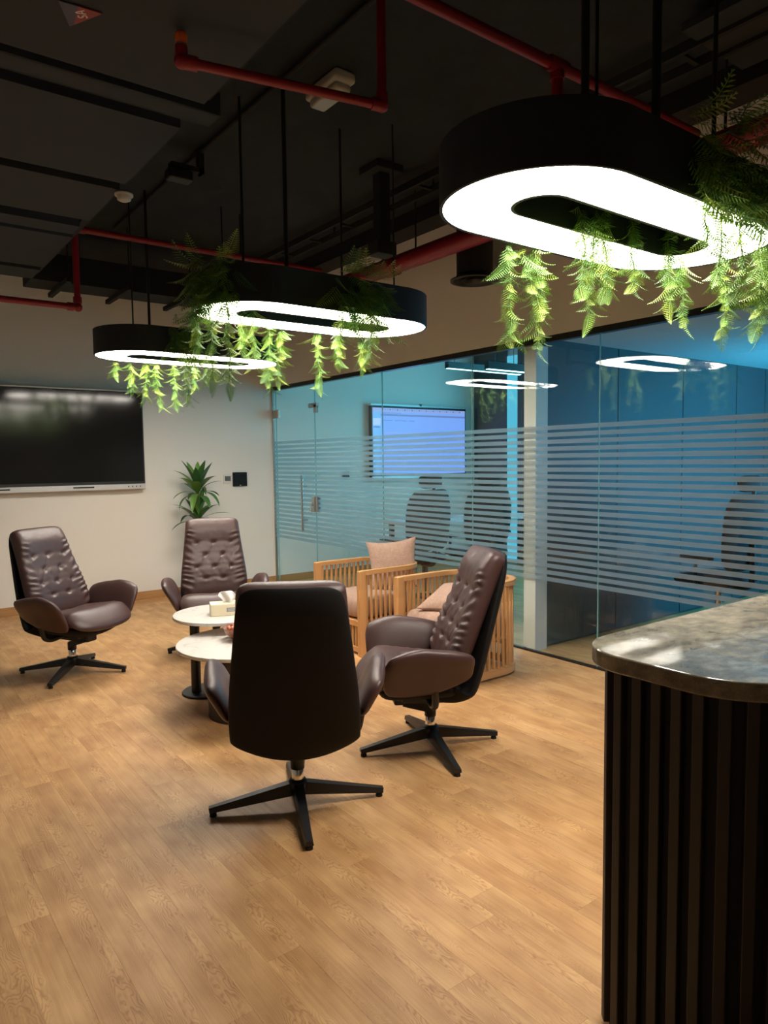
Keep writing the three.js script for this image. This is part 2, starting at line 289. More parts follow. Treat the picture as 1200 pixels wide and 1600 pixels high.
// ---------------------------------------------------------------- ceiling fittings
{
  const YP = 2.97, xe = 1.3;
  const P = [[-2.98, -0.6], [-4.06, -3.25], [-4.79, -4.16], [-5.13, -4.94], [-6.1, -5.2], [-6.52, -6.2]];
  P.forEach(([z0, z1], i) => {
    struct(mesh('ceiling_panel', boxB(XL, i === 3 ? xe - 0.02 : xe, YP, YP + 0.05, z0, z1), M.panel), 'dark lowered ceiling panel');
  });
  struct(mesh('ceiling_beam', [boxB(XL, xe + 0.1, YP + 0.0, YP + 0.012, -3.16, -3.04), boxB(XL, xe + 0.1, YP, YP + 0.1, -3.165, -3.155), boxB(XL, xe + 0.1, YP, YP + 0.1, -3.045, -3.035)], M.panel), 'dark channel between ceiling panels');
  struct(mesh('ceiling_edge_beam', boxB(xe + 0.0, xe + 0.05, YP + 0.05, YP + 0.14, -6.52, -0.6), M.blackMatt));
  struct(mesh('ceiling_wall_beam', boxB(3.8, XG - 0.03, 3.36, YC, ZB, ZF), M.blackMatt), 'dark beam along the bulkhead');
  struct(mesh('ceiling_panel', boxB(3.15, 3.7, 3.38, 3.42, -1.9, -0.2), M.panel), 'dark lowered ceiling panel');
  tag(mesh('air_duct', uvPlanar(boxB(1.31, 3.4, 2.99, 3.22, -6.95, -6.6), 0, 1), M.blackMatt), 'black rectangular air duct near the cream wall', 'duct');
  for (const [x, i] of [[1.55, 0], [2.05, 1], [2.6, 2]]) {
    const o = thing('duct_support', ['steel channel under the black air duct nearest the red riser', 'steel channel under the black air duct at its middle', 'steel channel under the black air duct toward the glass wall'][i], 'bracket', [x, 2.965, -6.7]);
    mesh('channel', rbox(0.04, 0.04, 0.7, 0.003, 0, 0, 0), M.blackMatt, o);
    mesh('threaded_rod', rod(V(0, 0, 0.31), V(0, YC - 2.965, 0.31), 0.006), M.blackMatt, o);
  }
  // cable tray along the glass wall
  const tr = thing('cable_tray', 'black ladder cable tray under the slab near the bulkhead', 'cable tray', [3.38, 3.36, 0]);
  for (const s of [-1, 1]) mesh('rail', boxB(s * 0.09 - 0.012, s * 0.09 + 0.012, 0, 0.05, ZB + 0.3, 0), M.blackMatt, tr);
  for (let z = -7; z < -0.1; z += 0.5) mesh('rung', boxB(-0.08, 0.08, 0.01, 0.025, z - 0.012, z + 0.012), M.blackMatt, tr);
  for (let z = -6.6; z < -0.1; z += 1.3) mesh('hanger_rod', rod(V(0.09, 0.03, z), V(0.09, YC - 3.36, z), 0.006), M.blackMatt, tr);
  tag(mesh('conduit', [rod(V(1.945, 3.455, -6.4), V(1.945, 3.455, -0.4), 0.014)], M.blackMatt), 'black conduit clipped to the dark slab', 'conduit');
  // red fire pipes
  const fit = (x, y, z, ax, r, l = 0.07) => { const d = V(ax === 0 ? 1 : 0, ax === 1 ? 1 : 0, ax === 2 ? 1 : 0).multiplyScalar(l / 2); return rod(V(x, y, z).sub(d), V(x, y, z).add(d), r); };
  const main = thing('fire_main_pipe', 'thick red fire main running along the taupe bulkhead', 'pipe', [3.55, 2.985, 0]);
  mesh('pipe', rod(V(0, 0, ZB + 0.05), V(0, 0, 2.5), 0.068, 0.068, 24), M.red, main);
  for (const z of [-4.6, -2.2]) { mesh('coupling', rod(V(0, 0, z - 0.05), V(0, 0, z + 0.05), 0.08, 0.08, 24), M.red, main); mesh('hanger_rod', rod(V(0, 0.06, z + 0.3), V(0, YC - 2.985, z + 0.3), 0.007), M.blackMatt, main); }
  const br = thing('fire_branch_pipe', 'red branch pipe with a tee above the nearest ring lamp', 'pipe', [0, 3.05, -2.005]);
  mesh('pipe', [rod(V(0.6, 0, 0), V(3.475, 0, 0), 0.022)], M.red, br);
  mesh('tee', [fit(2.415, 0, 0, 0, 0.03, 0.1), rod(V(2.415, 0, 0), V(2.415, -0.14, 0), 0.024), fit(2.415, -0.04, 0, 1, 0.03, 0.03)], M.red, br);
  const p1 = thing('sprinkler_pipe', 'red sprinkler pipe with an upright elbow below the ceiling panels', 'pipe');
  const a = V(1.02, 2.86, -2.52), b = V(1.785, 2.86, -2.365), up = V(1.785, YC, -2.365);
  mesh('pipe', [rod(a, b, 0.018, 0.018, 18), rod(b, up, 0.018, 0.018, 18)], M.red, p1);
  mesh('elbow', [new THREE.SphereGeometry(0.027, 16, 12).translate(a.x, a.y, a.z), rod(a, a.clone().lerp(b, 0.07), 0.025), rod(a, a.clone().add(V(0, 0.05, 0)), 0.022), new THREE.SphereGeometry(0.026, 16, 12).translate(b.x, b.y, b.z), rod(b, b.clone().lerp(a, 0.06), 0.024), rod(b, b.clone().add(V(0, 0.045, 0)), 0.024)], M.red, p1);
  const hd = mesh('sprinkler_head', [lathe([[0.012, 0], [0.02, 0.005], [0.022, 0.03], [0.016, 0.042], [0, 0.046]], 18).translate(a.x, a.y + 0.056, a.z)], Ph({ color: lin(0.75, 0.13, 0.02), roughness: 0.25 }), p1); hd.userData.label = 'orange capped sprinkler head';
  mesh('collar', at(lathe([[0, 0], [0.02, 0], [0.02, 0.008], [0, 0.008]], 18), a.x, a.y + 0.048, a.z), M.steel, p1);
  const p3 = thing('riser_pipe', 'red pipe dropping in a step beside the dark ceiling panels', 'pipe');
  const A = V(1.37, 3.1, -5.42), B = V(1.37, 2.555, -5.42);
  mesh('pipe', [rod(V(3.4, 3.1, -5.42), A, 0.022), rod(A, B, 0.022), rod(B, V(-1.8, 2.555, -5.42), 0.022)], M.red, p3);
  mesh('elbow', [new THREE.SphereGeometry(0.031, 16, 12).translate(A.x, A.y, A.z), new THREE.SphereGeometry(0.031, 16, 12).translate(B.x, B.y, B.z), fit(B.x - 0.05, B.y, B.z, 0, 0.029, 0.04), fit(B.x, B.y + 0.05, B.z, 1, 0.029, 0.04), fit(A.x + 0.05, A.y, A.z, 0, 0.029, 0.04)], M.red, p3);
  mesh('tee', [fit(0.79, 2.555, -5.42, 0, 0.03, 0.07), rod(V(0.79, 2.555, -5.42), V(0.79, 2.62, -5.42), 0.016)], M.red, p3);
  mesh('hanger_rod', rod(V(0.79, 2.62, -5.42), V(0.79, 2.97, -5.42), 0.005), M.blackMatt, p3);
  // round air diffuser
  const df = thing('air_diffuser', 'black round air diffuser on a short drop duct at the bulkhead', 'vent', [3.82, 2.77, -3.94]);
  mesh('drop_duct', rod(V(0, 0.05, 0), V(0, 0.6, 0), 0.135, 0.135, 32), M.black, df);
  mesh('flange', lathe([[0.13, 0.07], [0.14, 0.03], [0.182, 0.012], [0.182, 0], [0.16, 0.0], [0.15, 0.012], [0.13, 0.03], [0.13, 0.07]], 40), M.black, df);
  for (const r of [0.035, 0.075, 0.115]) mesh('ring', lathe([[r, 0.05], [r + 0.03, 0.006], [r + 0.027, 0.003], [r - 0.004, 0.048]], 36), M.black, df);
  // emergency light, detectors, sign, hanging post
  const em = thing('emergency_light', 'white emergency light box on the dark slab behind the red pipe', 'light', [2.185, 3.4, -3.36], 0);
  mesh('housing', rbox(0.13, 0.06, 0.32, 0.02, 0, 0.05, 0), M.plastic, em);
  mesh('diffuser', rbox(0.1, 0.045, 0.27, 0.018, 0, 0.002, 0), S({ color: lin(0.55, 0.52, 0.45), roughness: 0.3 }), em);
  const sd = thing('smoke_detector', 'cream smoke detector at the edge of a dark ceiling panel', 'detector', [1.335, 2.955, -4.2]);
  mesh('base', lathe([[0, 0.02], [0.05, 0.02], [0.05, 0], [0, 0]], 24), M.plastic, sd); mesh('chamber', lathe([[0.042, 0], [0.036, -0.022], [0.02, -0.03], [0, -0.03]], 24), M.plastic, sd);
  const sp = thing('ceiling_spot_camera', 'small black bracket fixture under the slab beside the conduit', 'fixture', [1.86, 3.3, -4.55]);
  mesh('bracket', [boxB(-0.12, 0.1, 0.02, 0.05, -0.03, 0.03), boxB(0.07, 0.1, 0.02, 0.18, -0.03, 0.03)], M.blackMatt, sp); mesh('housing', rbox(0.16, 0.07, 0.09, 0.015, -0.06, -0.02, 0), M.black, sp);
  const cv = document.createElement('canvas'); cv.width = cv.height = 256; const c = cv.getContext('2d');
  c.fillStyle = '#8f3a40'; c.fillRect(0, 0, 256, 256); c.fillStyle = '#4b4a5e'; c.beginPath(); c.moveTo(0, 0); c.lineTo(122, 0); c.lineTo(128, 256); c.lineTo(0, 256); c.fill();
  c.save(); c.translate(150, 96); c.rotate(-2.0); c.fillStyle = '#cfc3bd'; c.font = 'bold 76px sans-serif'; c.textAlign = 'center'; c.fillText('SA', 0, 26); c.restore();
  const tex = new THREE.CanvasTexture(cv); tex.colorSpace = THREE.SRGBColorSpace; tex.flipY = true;
  const tri = new THREE.BufferGeometry(), q = [[0.635, -2.595], [0.772, -2.583], [0.7, -2.722]], y0 = 2.963, y1 = 2.967, pp = [], uu = [], T = [[0.05, 1], [1, 0.82], [0.42, 0]];
  const add = (i, y) => { pp.push(q[i][0], y, q[i][1]); uu.push(...T[i]); };
  add(0, y0); add(1, y0); add(2, y0); add(0, y1); add(2, y1); add(1, y1); for (let i = 0; i < 3; i++) { const j = (i + 1) % 3; add(i, y0); add(i, y1); add(j, y1); add(i, y0); add(j, y1); add(j, y0); }
  tri.setAttribute('position', new THREE.Float32BufferAttribute(pp, 3)); tri.setAttribute('uv', new THREE.Float32BufferAttribute(uu, 2)); tri.computeVertexNormals();
  tag(mesh('triangular_tag', tri, S({ map: tex, roughness: 0.6, side: THREE.DoubleSide })), 'blue and red triangular tag lettered SA on the ceiling panel', 'sign');
  const po = thing('hanging_post', 'black square post hanging from the slab with plates at both ends', 'bracket', [3.08, 0, -4.1]);
  mesh('post', rbox(0.085, 0.52, 0.085, 0.004, 0, 3.22, 0), M.blackMatt, po); mesh('top_plate', rbox(0.22, 0.05, 0.22, 0.004, 0, 3.455, 0), M.blackMatt, po); mesh('end_box', rbox(0.16, 0.09, 0.13, 0.006, 0, 2.92, 0), M.blackMatt, po);
}

// ---------------------------------------------------------------- ring lamps
const LA = 0.403, LR = 0.337, LI = 0.092, LY = 2.265, LH = 0.19;
const lampX = 2.262, lampZ = [-1.6, -3.655, -5.59];
function stadium(r, hole) {
  const s = hole ? new THREE.Path() : new THREE.Shape();
  s.moveTo(-LA, -r); s.lineTo(LA, -r); s.absarc(LA, 0, r, -Math.PI / 2, Math.PI / 2, false); s.lineTo(-LA, r); s.absarc(-LA, 0, r, Math.PI / 2, Math.PI * 1.5, false); return s;
}
function stadiumRing(r1, r0, y0, y1, bevel = 0, seg = 32) {
  const s = stadium(r1 - bevel); s.holes.push(stadium(r0 + bevel, true));
  const g = new THREE.ExtrudeGeometry(s, { depth: y1 - y0 - 2 * bevel, bevelEnabled: bevel > 0, bevelSize: bevel, bevelThickness: bevel, bevelSegments: 2, curveSegments: seg });
  g.rotateX(-Math.PI / 2); g.translate(0, y0 + bevel, 0); return g;
}
const ringBody = mergeGeometries([stadiumRing(LR, LR - 0.012, 0, LH, 0.002), stadiumRing(LI + 0.012, LI, 0, LH, 0.002), stadiumRing(LR - 0.012, LI + 0.012, LH - 0.012, LH)].map((g) => g.toNonIndexed ? (g.index ? g.toNonIndexed() : g) : g));
const ringGlow = stadiumRing(LR - 0.012, LI + 0.012, 0.003, 0.02);
const glowMat = S({ color: lin(0.9, 0.9, 0.88), emissive: LAMP_COLOR, emissiveIntensity: LAMP_GLOW, roughness: 0.5 });
const lampLabels = ['black ring lamp nearest the stone counter, largest in view', 'black ring lamp above the front leather chairs, middle of three', 'black ring lamp nearest the wall screen, smallest of three'];
const rods = [[[1.9, 0.05, 0.013], [2.1, 0.25, 0.014], [2.4, -0.2, 0.007], [2.9, 0.0, 0.009]], [[1.86, -0.06, 0.008], [1.99, 0.08, 0.012], [2.53, -0.06, 0.007], [2.76, 0.1, 0.005]], [[1.81, 0, 0.006], [1.89, 0.06, 0.01], [2.5, 0, 0.006], [2.7, 0.05, 0.006]]];
lampZ.forEach((z, i) => {
  const o = thing('ring_lamp', lampLabels[i], 'lamp', [lampX, LY, z], 0, 'oval ring pendant lamps');
  mesh('housing', ringBody, M.lampBody, o);
  mesh('light_diffuser', ringGlow, glowMat, o);
  for (const [x, dz, r] of rods[i]) { const dx = x - lampX; const inHole = Math.abs(dz) < LI && Math.abs(dx) < LA; mesh('suspension_rod', rod(V(dx, inHole ? LH : LH, inHole ? (dz < 0 ? -1 : 1) * (LI + 0.04) : dz), V(dx, YC - LY - 0.002, inHole ? (dz < 0 ? -1 : 1) * (LI + 0.04) : dz), r), M.black, o); }
  const wz = LR - LI - 0.03, mid = (LR + LI) / 2;
  for (const s of [-1, 1]) {
    rectLight(o, LAMP_COLOR, LAMP_LIGHT, 2 * LA, wz, [0, -0.002, s * mid], [lampX, 0, z + s * mid]);
    rectLight(o, LAMP_COLOR, LAMP_LIGHT, 0.2, 0.29, [s * (LA + 0.205), -0.002, 0], [lampX + s * (LA + 0.205), 0, z]);
  }
});

// ---------------------------------------------------------------- ferns on the lamps
function frondGeo(L, W, bend, pairs) { // grows from the origin down -y, bends towards +z; leaflets along +-x
  const P = [], at2 = (t) => V(0, -L * Math.sin(t * bend) / bend, L * (1 - Math.cos(t * bend)) / bend), q = (a, b, c) => P.push(a, b, c);
  for (let k = 0; k < 4; k++) { const a = at2(k / 4), b = at2((k + 1) / 4), w = V(0.0012, 0, 0); q(a.clone().sub(w), b.clone().sub(w), b.clone().add(w)); q(a.clone().sub(w), b.clone().add(w), a.clone().add(w)); }
  for (let k = 0; k < pairs; k++) {
    const t = 0.05 + 0.94 * k / (pairs - 1), o = at2(t), d = at2(Math.min(1, t + 0.02)).sub(at2(t - 0.02)).normalize(), up = V(0, d.z, -d.y);
    const l = W * 0.5 * Math.pow(1 - t, 0.75) * (0.75 + 0.5 * Math.min(1, t * 4)) + 0.0035, h = L / pairs * 0.27;
    for (const s of [-1, 1]) {
      const tip = o.clone().add(V(s * l, 0, 0)).addScaledVector(d, l * 0.55).addScaledVector(up, -0.3 * l);
      const m = o.clone().lerp(tip, 0.4).addScaledVector(up, 0.05 * l), n1 = m.clone().addScaledVector(d, h), n0 = m.clone().addScaledVector(d, -h);
      q(o, n0, tip); q(o, tip, n1);
    }
  }
  const g = new THREE.BufferGeometry().setFromPoints(P); g.setAttribute('uv', new THREE.Float32BufferAttribute(P.flatMap((p) => [p.x, p.y]), 2)); g.computeVertexNormals(); return g;
}
const fronds = [frondGeo(0.12, 0.066, 0.8, 12), frondGeo(0.1, 0.058, 1.2, 10), frondGeo(0.14, 0.07, 0.5, 14), frondGeo(0.08, 0.05, 0.9, 9)];
function frond(o, p, az, tilt, s = 1, roll = 0) {
  const m = mesh('frond', fronds[Math.floor(rnd() * 4)], leafTints[Math.floor(rnd() * 4)], o);
  m.position.copy(p); m.rotation.order = 'YXZ'; m.rotation.set(-tilt, az, roll); m.scale.setScalar(s); return m;
}
function strand(o, top, bottom, drift) { // a hanging stem with fronds that fan out from it
  const L = top.y - bottom, pts = [], n = 6; let x = 0, z = 0;
  for (let k = 0; k <= n; k++) { pts.push([top.x + x, top.y - (L - 0.055) * k / n, top.z + z]); x += rr(-0.012, 0.012) + drift[0] / n; z += rr(-0.012, 0.012) + drift[1] / n; }
  const c = new THREE.CatmullRomCurve3(pts.map((p) => V(...p))); mesh('stem', new THREE.TubeGeometry(c, 12, 0.0022, 5), M.stem, o);
  const m = Math.max(6, Math.round(L / 0.011)); let az = rr(0, 6.28);
  for (let k = 0; k < m; k++) { const t = (k + 0.2) / m; az += 2.4 + rr(-0.5, 0.5); frond(o, c.getPoint(t), az, rr(0.2, 0.95) * (1 - 0.35 * t), rr(0.68, 1.05) * (1 - 0.12 * t), rr(-0.4, 0.4)); }
  frond(o, c.getPoint(1), rr(0, 6.28), rr(0, 0.2), 0.7);
}
function hangingFern(label, lamp, list, drift = [0, 0]) {
  const o = thing('hanging_fern', label, 'plant', [list[0][0], LY + 0.1, list[0][1]], 0, 'ferns on the ring lamps');
  for (const [x, z, y1, y0] of list) strand(o, V(x - list[0][0], y1 - LY - 0.1, z - list[0][1]), y0 - LY - 0.1, drift);
  return o;
}
function drapedFern(label, pts, count, yTop, yLow, list) { // a bushy plant over the side of a lamp: pts = surface points with outward direction
  const o = thing('draped_fern', label, 'plant', [pts[0][0], LY + LH, pts[0][1]], 0, 'ferns on the ring lamps');
  for (let k = 0; k < count; k++) {
    const t = rnd() * (pts.length - 1), i = Math.min(pts.length - 2, Math.floor(t)), f = t - i, A = pts[i], B = pts[i + 1];
    const x = A[0] + (B[0] - A[0]) * f, z = A[1] + (B[1] - A[1]) * f, az = Math.atan2(A[2] + (B[2] - A[2]) * f, A[3] + (B[3] - A[3]) * f);
    const y = yLow + (yTop - yLow) * Math.pow(rnd(), 0.8), high = (y - yLow) / (yTop - yLow), out = 0.012 + 0.03 * rnd();
    frond(o, V(x + Math.sin(az) * out - pts[0][0], y - LY - LH, z + Math.cos(az) * out - pts[0][1]), az + rr(-0.8, 0.8), rr(0.15, 0.7) + (high > 0.85 ? rr(0.3, 1.3) : 0), rr(1.1, 1.6), rr(-0.5, 0.5));
  }
  for (const [x, z, y1, y0] of list) strand(o, V(x - pts[0][0], y1 - LY - LH, z - pts[0][1]), y0 - LY - LH, [0, 0]);
  return o;
}
{
  const [a, b, c] = lampZ;
  hangingFern('twin fern strands hanging off the far rim of the nearest lamp', 0, [[2.08, a - 0.35, 2.28, 1.87], [2.21, a - 0.35, 2.3, 1.84], [2.15, a - 0.36, 2.27, 2.0]], [0.02, 0]);
  hangingFern('bushy fern hanging through the left of the nearest lamp opening', 0, [[2.13, a - 0.07, 2.34, 1.99], [2.22, a - 0.06, 2.34, 1.92], [2.29, a - 0.07, 2.36, 2.03]]);
  hangingFern('single fern strand hanging through the middle of the nearest lamp opening', 0, [[2.45, a - 0.07, 2.36, 2.06]]);
  hangingFern('fern clump hanging through the right of the nearest lamp opening', 0, [[2.7, a - 0.06, 2.37, 2.02], [2.77, a - 0.07, 2.37, 1.97]]);
  drapedFern('large dark fern draped over the near side of the nearest lamp', [[2.12, a + LR, 0, 1], [2.4, a + LR, 0, 1], [2.66, a + LR, 0, 1], [2.86, a + 0.28, 0.55, 0.85], [2.97, a + 0.15, 0.95, 0.4]], 230, 2.54, 2.24,
    [[2.22, a + LR + 0.02, 2.36, 2.06], [2.33, a + LR + 0.02, 2.36, 2.0], [2.46, a + LR + 0.02, 2.36, 1.93], [2.6, a + LR + 0.02, 2.34, 1.93], [2.76, a + LR - 0.02, 2.34, 1.9], [2.95, a + 0.2, 2.34, 1.9], [3.0, a + 0.02, 2.34, 1.93]]);
  drapedFern('dark fern draped over the left end of the middle lamp', [[1.51, b + 0.06, -0.98, 0.2], [1.54, b + 0.16, -0.88, 0.47], [1.62, b + 0.27, -0.6, 0.8]], 90, 2.5, 2.22, [[1.52, b + 0.12, 2.3, 1.83], [1.58, b + 0.22, 2.34, 1.8], [1.5, b + 0.04, 2.3, 1.96]]);
  drapedFern('dark fern draped over the near side of the middle lamp', [[2.16, b + LR, 0, 1], [2.5, b + LR, 0, 1]], 100, 2.5, 2.2, [[2.2, b + LR + 0.01, 2.3, 2.05], [2.4, b + LR + 0.01, 2.3, 1.98], [2.3, b + LR + 0.01, 2.3, 2.15]]);
  hangingFern('fern hanging through the opening of the middle lamp', 1, [[1.8, b - 0.07, 2.35, 2.02], [1.87, b - 0.07, 2.35, 1.96]]);
  hangingFern('long fern strand off the far rim of the middle lamp, leftmost', 1, [[2.13, b - 0.35, 2.29, 1.85], [2.22, b - 0.35, 2.29, 1.93]], [-0.02, 0]);
  hangingFern('long fern strand in the middle of the middle lamp far rim', 1, [[2.47, b - 0.35, 2.29, 1.88]]);
  hangingFern('short fern strands off the far right of the middle lamp', 1, [[2.63, b - 0.35, 2.29, 2.04], [2.84, b - 0.35, 2.27, 2.04]]);
  drapedFern('dark fern draped over the near side of the lamp by the screen', [[1.97, c + LR, 0, 1], [2.2, c + LR, 0, 1]], 60, 2.5, 2.22, [[2.08, c + LR + 0.01, 2.3, 1.86], [2.25, c + LR + 0.01, 2.3, 2.03]]);
  hangingFern('small fern sprig at the far left of the lamp by the screen', 2, [[1.77, c - 0.34, 2.27, 2.13], [1.89, c - 0.35, 2.27, 2.01]]);
  hangingFern('bright fern strands off the far rim of the lamp by the screen', 2, [[2.02, c - 0.35, 2.29, 1.93], [2.1, c - 0.35, 2.29, 1.88]]);
  hangingFern('bright fern strands off the far right of the lamp by the screen', 2, [[2.25, c - 0.35, 2.29, 1.88], [2.43, c - 0.35, 2.29, 2.06]]);
}

// ---------------------------------------------------------------- wall screen, switches, plant
{
  const x0 = 0.78, x1 = 2.495, y0 = 1.18, y1 = 2.185, tv = thing('wall_display', 'large switched-off touch display mounted on the cream wall', 'display', [(x0 + x1) / 2, (y0 + y1) / 2, ZB]), w = x1 - x0, h = y1 - y0;
  mesh('body', rbox(w, h, 0.06, 0.006, 0, 0, 0.055), M.black, tv);
  mesh('screen', box(w - 0.03, h - 0.1, 0.004, 0, 0.035, 0.0865), M.screenOff, tv);
  mesh('frame_top', rbox(w, 0.014, 0.07, 0.004, 0, h / 2, 0.055), M.silver, tv);
  mesh('control_bar', rbox(w, 0.055, 0.075, 0.006, 0, -h / 2 + 0.028, 0.058), M.silver, tv);
  for (const x of [0.24, -0.52]) mesh('pen_slot', rbox(0.2, 0.014, 0.006, 0.002, x, -h / 2 + 0.032, 0.096), M.black, tv);
  for (let k = 0; k < 4; k++) mesh('button', rbox(0.012, 0.012, 0.005, 0.002, 0.68 + k * 0.04, -h / 2 + 0.03, 0.096), M.blackMatt, tv);
  mesh('wall_mount', box(0.8, 0.4, 0.026, 0, 0, 0.013), M.black, tv);
  const sw = thing('wall_switch', 'small white wall switch with grey keys beside the plant', 'switch', [3.455, 1.255, ZB]); mesh('plate', rbox(0.1, 0.1, 0.012, 0.004, 0, 0, 0.006), M.white, sw); mesh('key_pad', rbox(0.07, 0.055, 0.006, 0.002, 0, 0.006, 0.014), S({ color: lin(0.12, 0.12, 0.12), roughness: 0.5 }), sw);
  const tp = thing('control_panel', 'black square control panel on the cream wall by the glass door', 'panel', [3.605, 1.25, ZB]); mesh('case', rbox(0.175, 0.16, 0.022, 0.005, 0, 0, 0.011), M.black, tp); mesh('glass_face', box(0.16, 0.14, 0.002, 0, 0, 0.0225), M.screenOff, tp); mesh('badge', box(0.016, 0.008, 0.002, 0, -0.068, 0.0235), M.silver, tp);
}
{
  const o = thing('dracaena_plant', 'potted dracaena with two leaf tufts against the cream wall', 'plant', [2.95, 0, ZB + 0.36]);
  mesh('pot', lathe([[0, 0], [0.13, 0], [0.16, 0.32], [0.15, 0.33], [0.14, 0.3], [0, 0.3]], 36), M.pot, o); mesh('soil', lathe([[0.145, 0.302], [0, 0.31]], 24), M.soil, o);
  mesh('cane', tube([[0.02, 0.3, 0], [0.01, 0.7, 0.01], [0.0, 1.12, 0]], 0.028), M.cane, o); mesh('cane', tube([[-0.05, 0.3, 0.03], [-0.045, 0.5, 0.03], [-0.03, 0.86, 0.05]], 0.024), M.cane, o);
  const leaf = (L, W, bend) => { const P = [], n = 9, R = []; for (let i = 0; i <= n; i++) { const t = i / n, w = W * Math.pow(Math.sin(Math.PI * (0.06 + 0.94 * t)), 0.75) * 0.5 * (1 - 0.25 * t), y = L * Math.sin(t * bend) / bend, z = L * (1 - Math.cos(t * bend)) / bend; R.push([V(-w, y + w * 0.25, z), V(0, y, z), V(w, y + w * 0.25, z)]); } for (let i = 0; i < n; i++) for (let k = 0; k < 2; k++) { const a = R[i][k], b = R[i][k + 1], c = R[i + 1][k + 1], d = R[i + 1][k]; P.push(a, b, c, a, c, d); } const g = new THREE.BufferGeometry().setFromPoints(P); g.setAttribute('uv', new THREE.Float32BufferAttribute(P.flatMap((p) => [p.x, p.y]), 2)); g.computeVertexNormals(); return g; };
  const G = [leaf(0.31, 0.085, 0.9), leaf(0.3, 0.075, 1.4), leaf(0.3, 0.085, 0.45), leaf(0.32, 0.065, 1.9)];
  const tuft = (x, y, z, n, s) => { for (let k = 0; k < n; k++) { const t = k / n, tilt = 0.2 + 1.0 * t + rr(-0.15, 0.15), m = mesh('leaf', G[t < 0.3 ? 2 : t < 0.6 ? 0 : (k % 2 ? 1 : 3)], dracTints[Math.floor(rnd() * 3)], o); m.rotation.order = 'YXZ'; m.position.set(x, y + 0.1 * (1 - t) - 0.02, z); m.rotation.set(tilt, k * 2.4 + rr(-0.3, 0.3), 0); m.scale.setScalar(s * rr(0.8, 1.1)); if (z + Math.cos(m.rotation.y) * 0.3 < -0.3) m.rotation.x *= 0.6; } };
  tuft(0, 1.1, 0, 22, 1.1); tuft(-0.03, 0.8, 0.06, 20, 1.05);
}

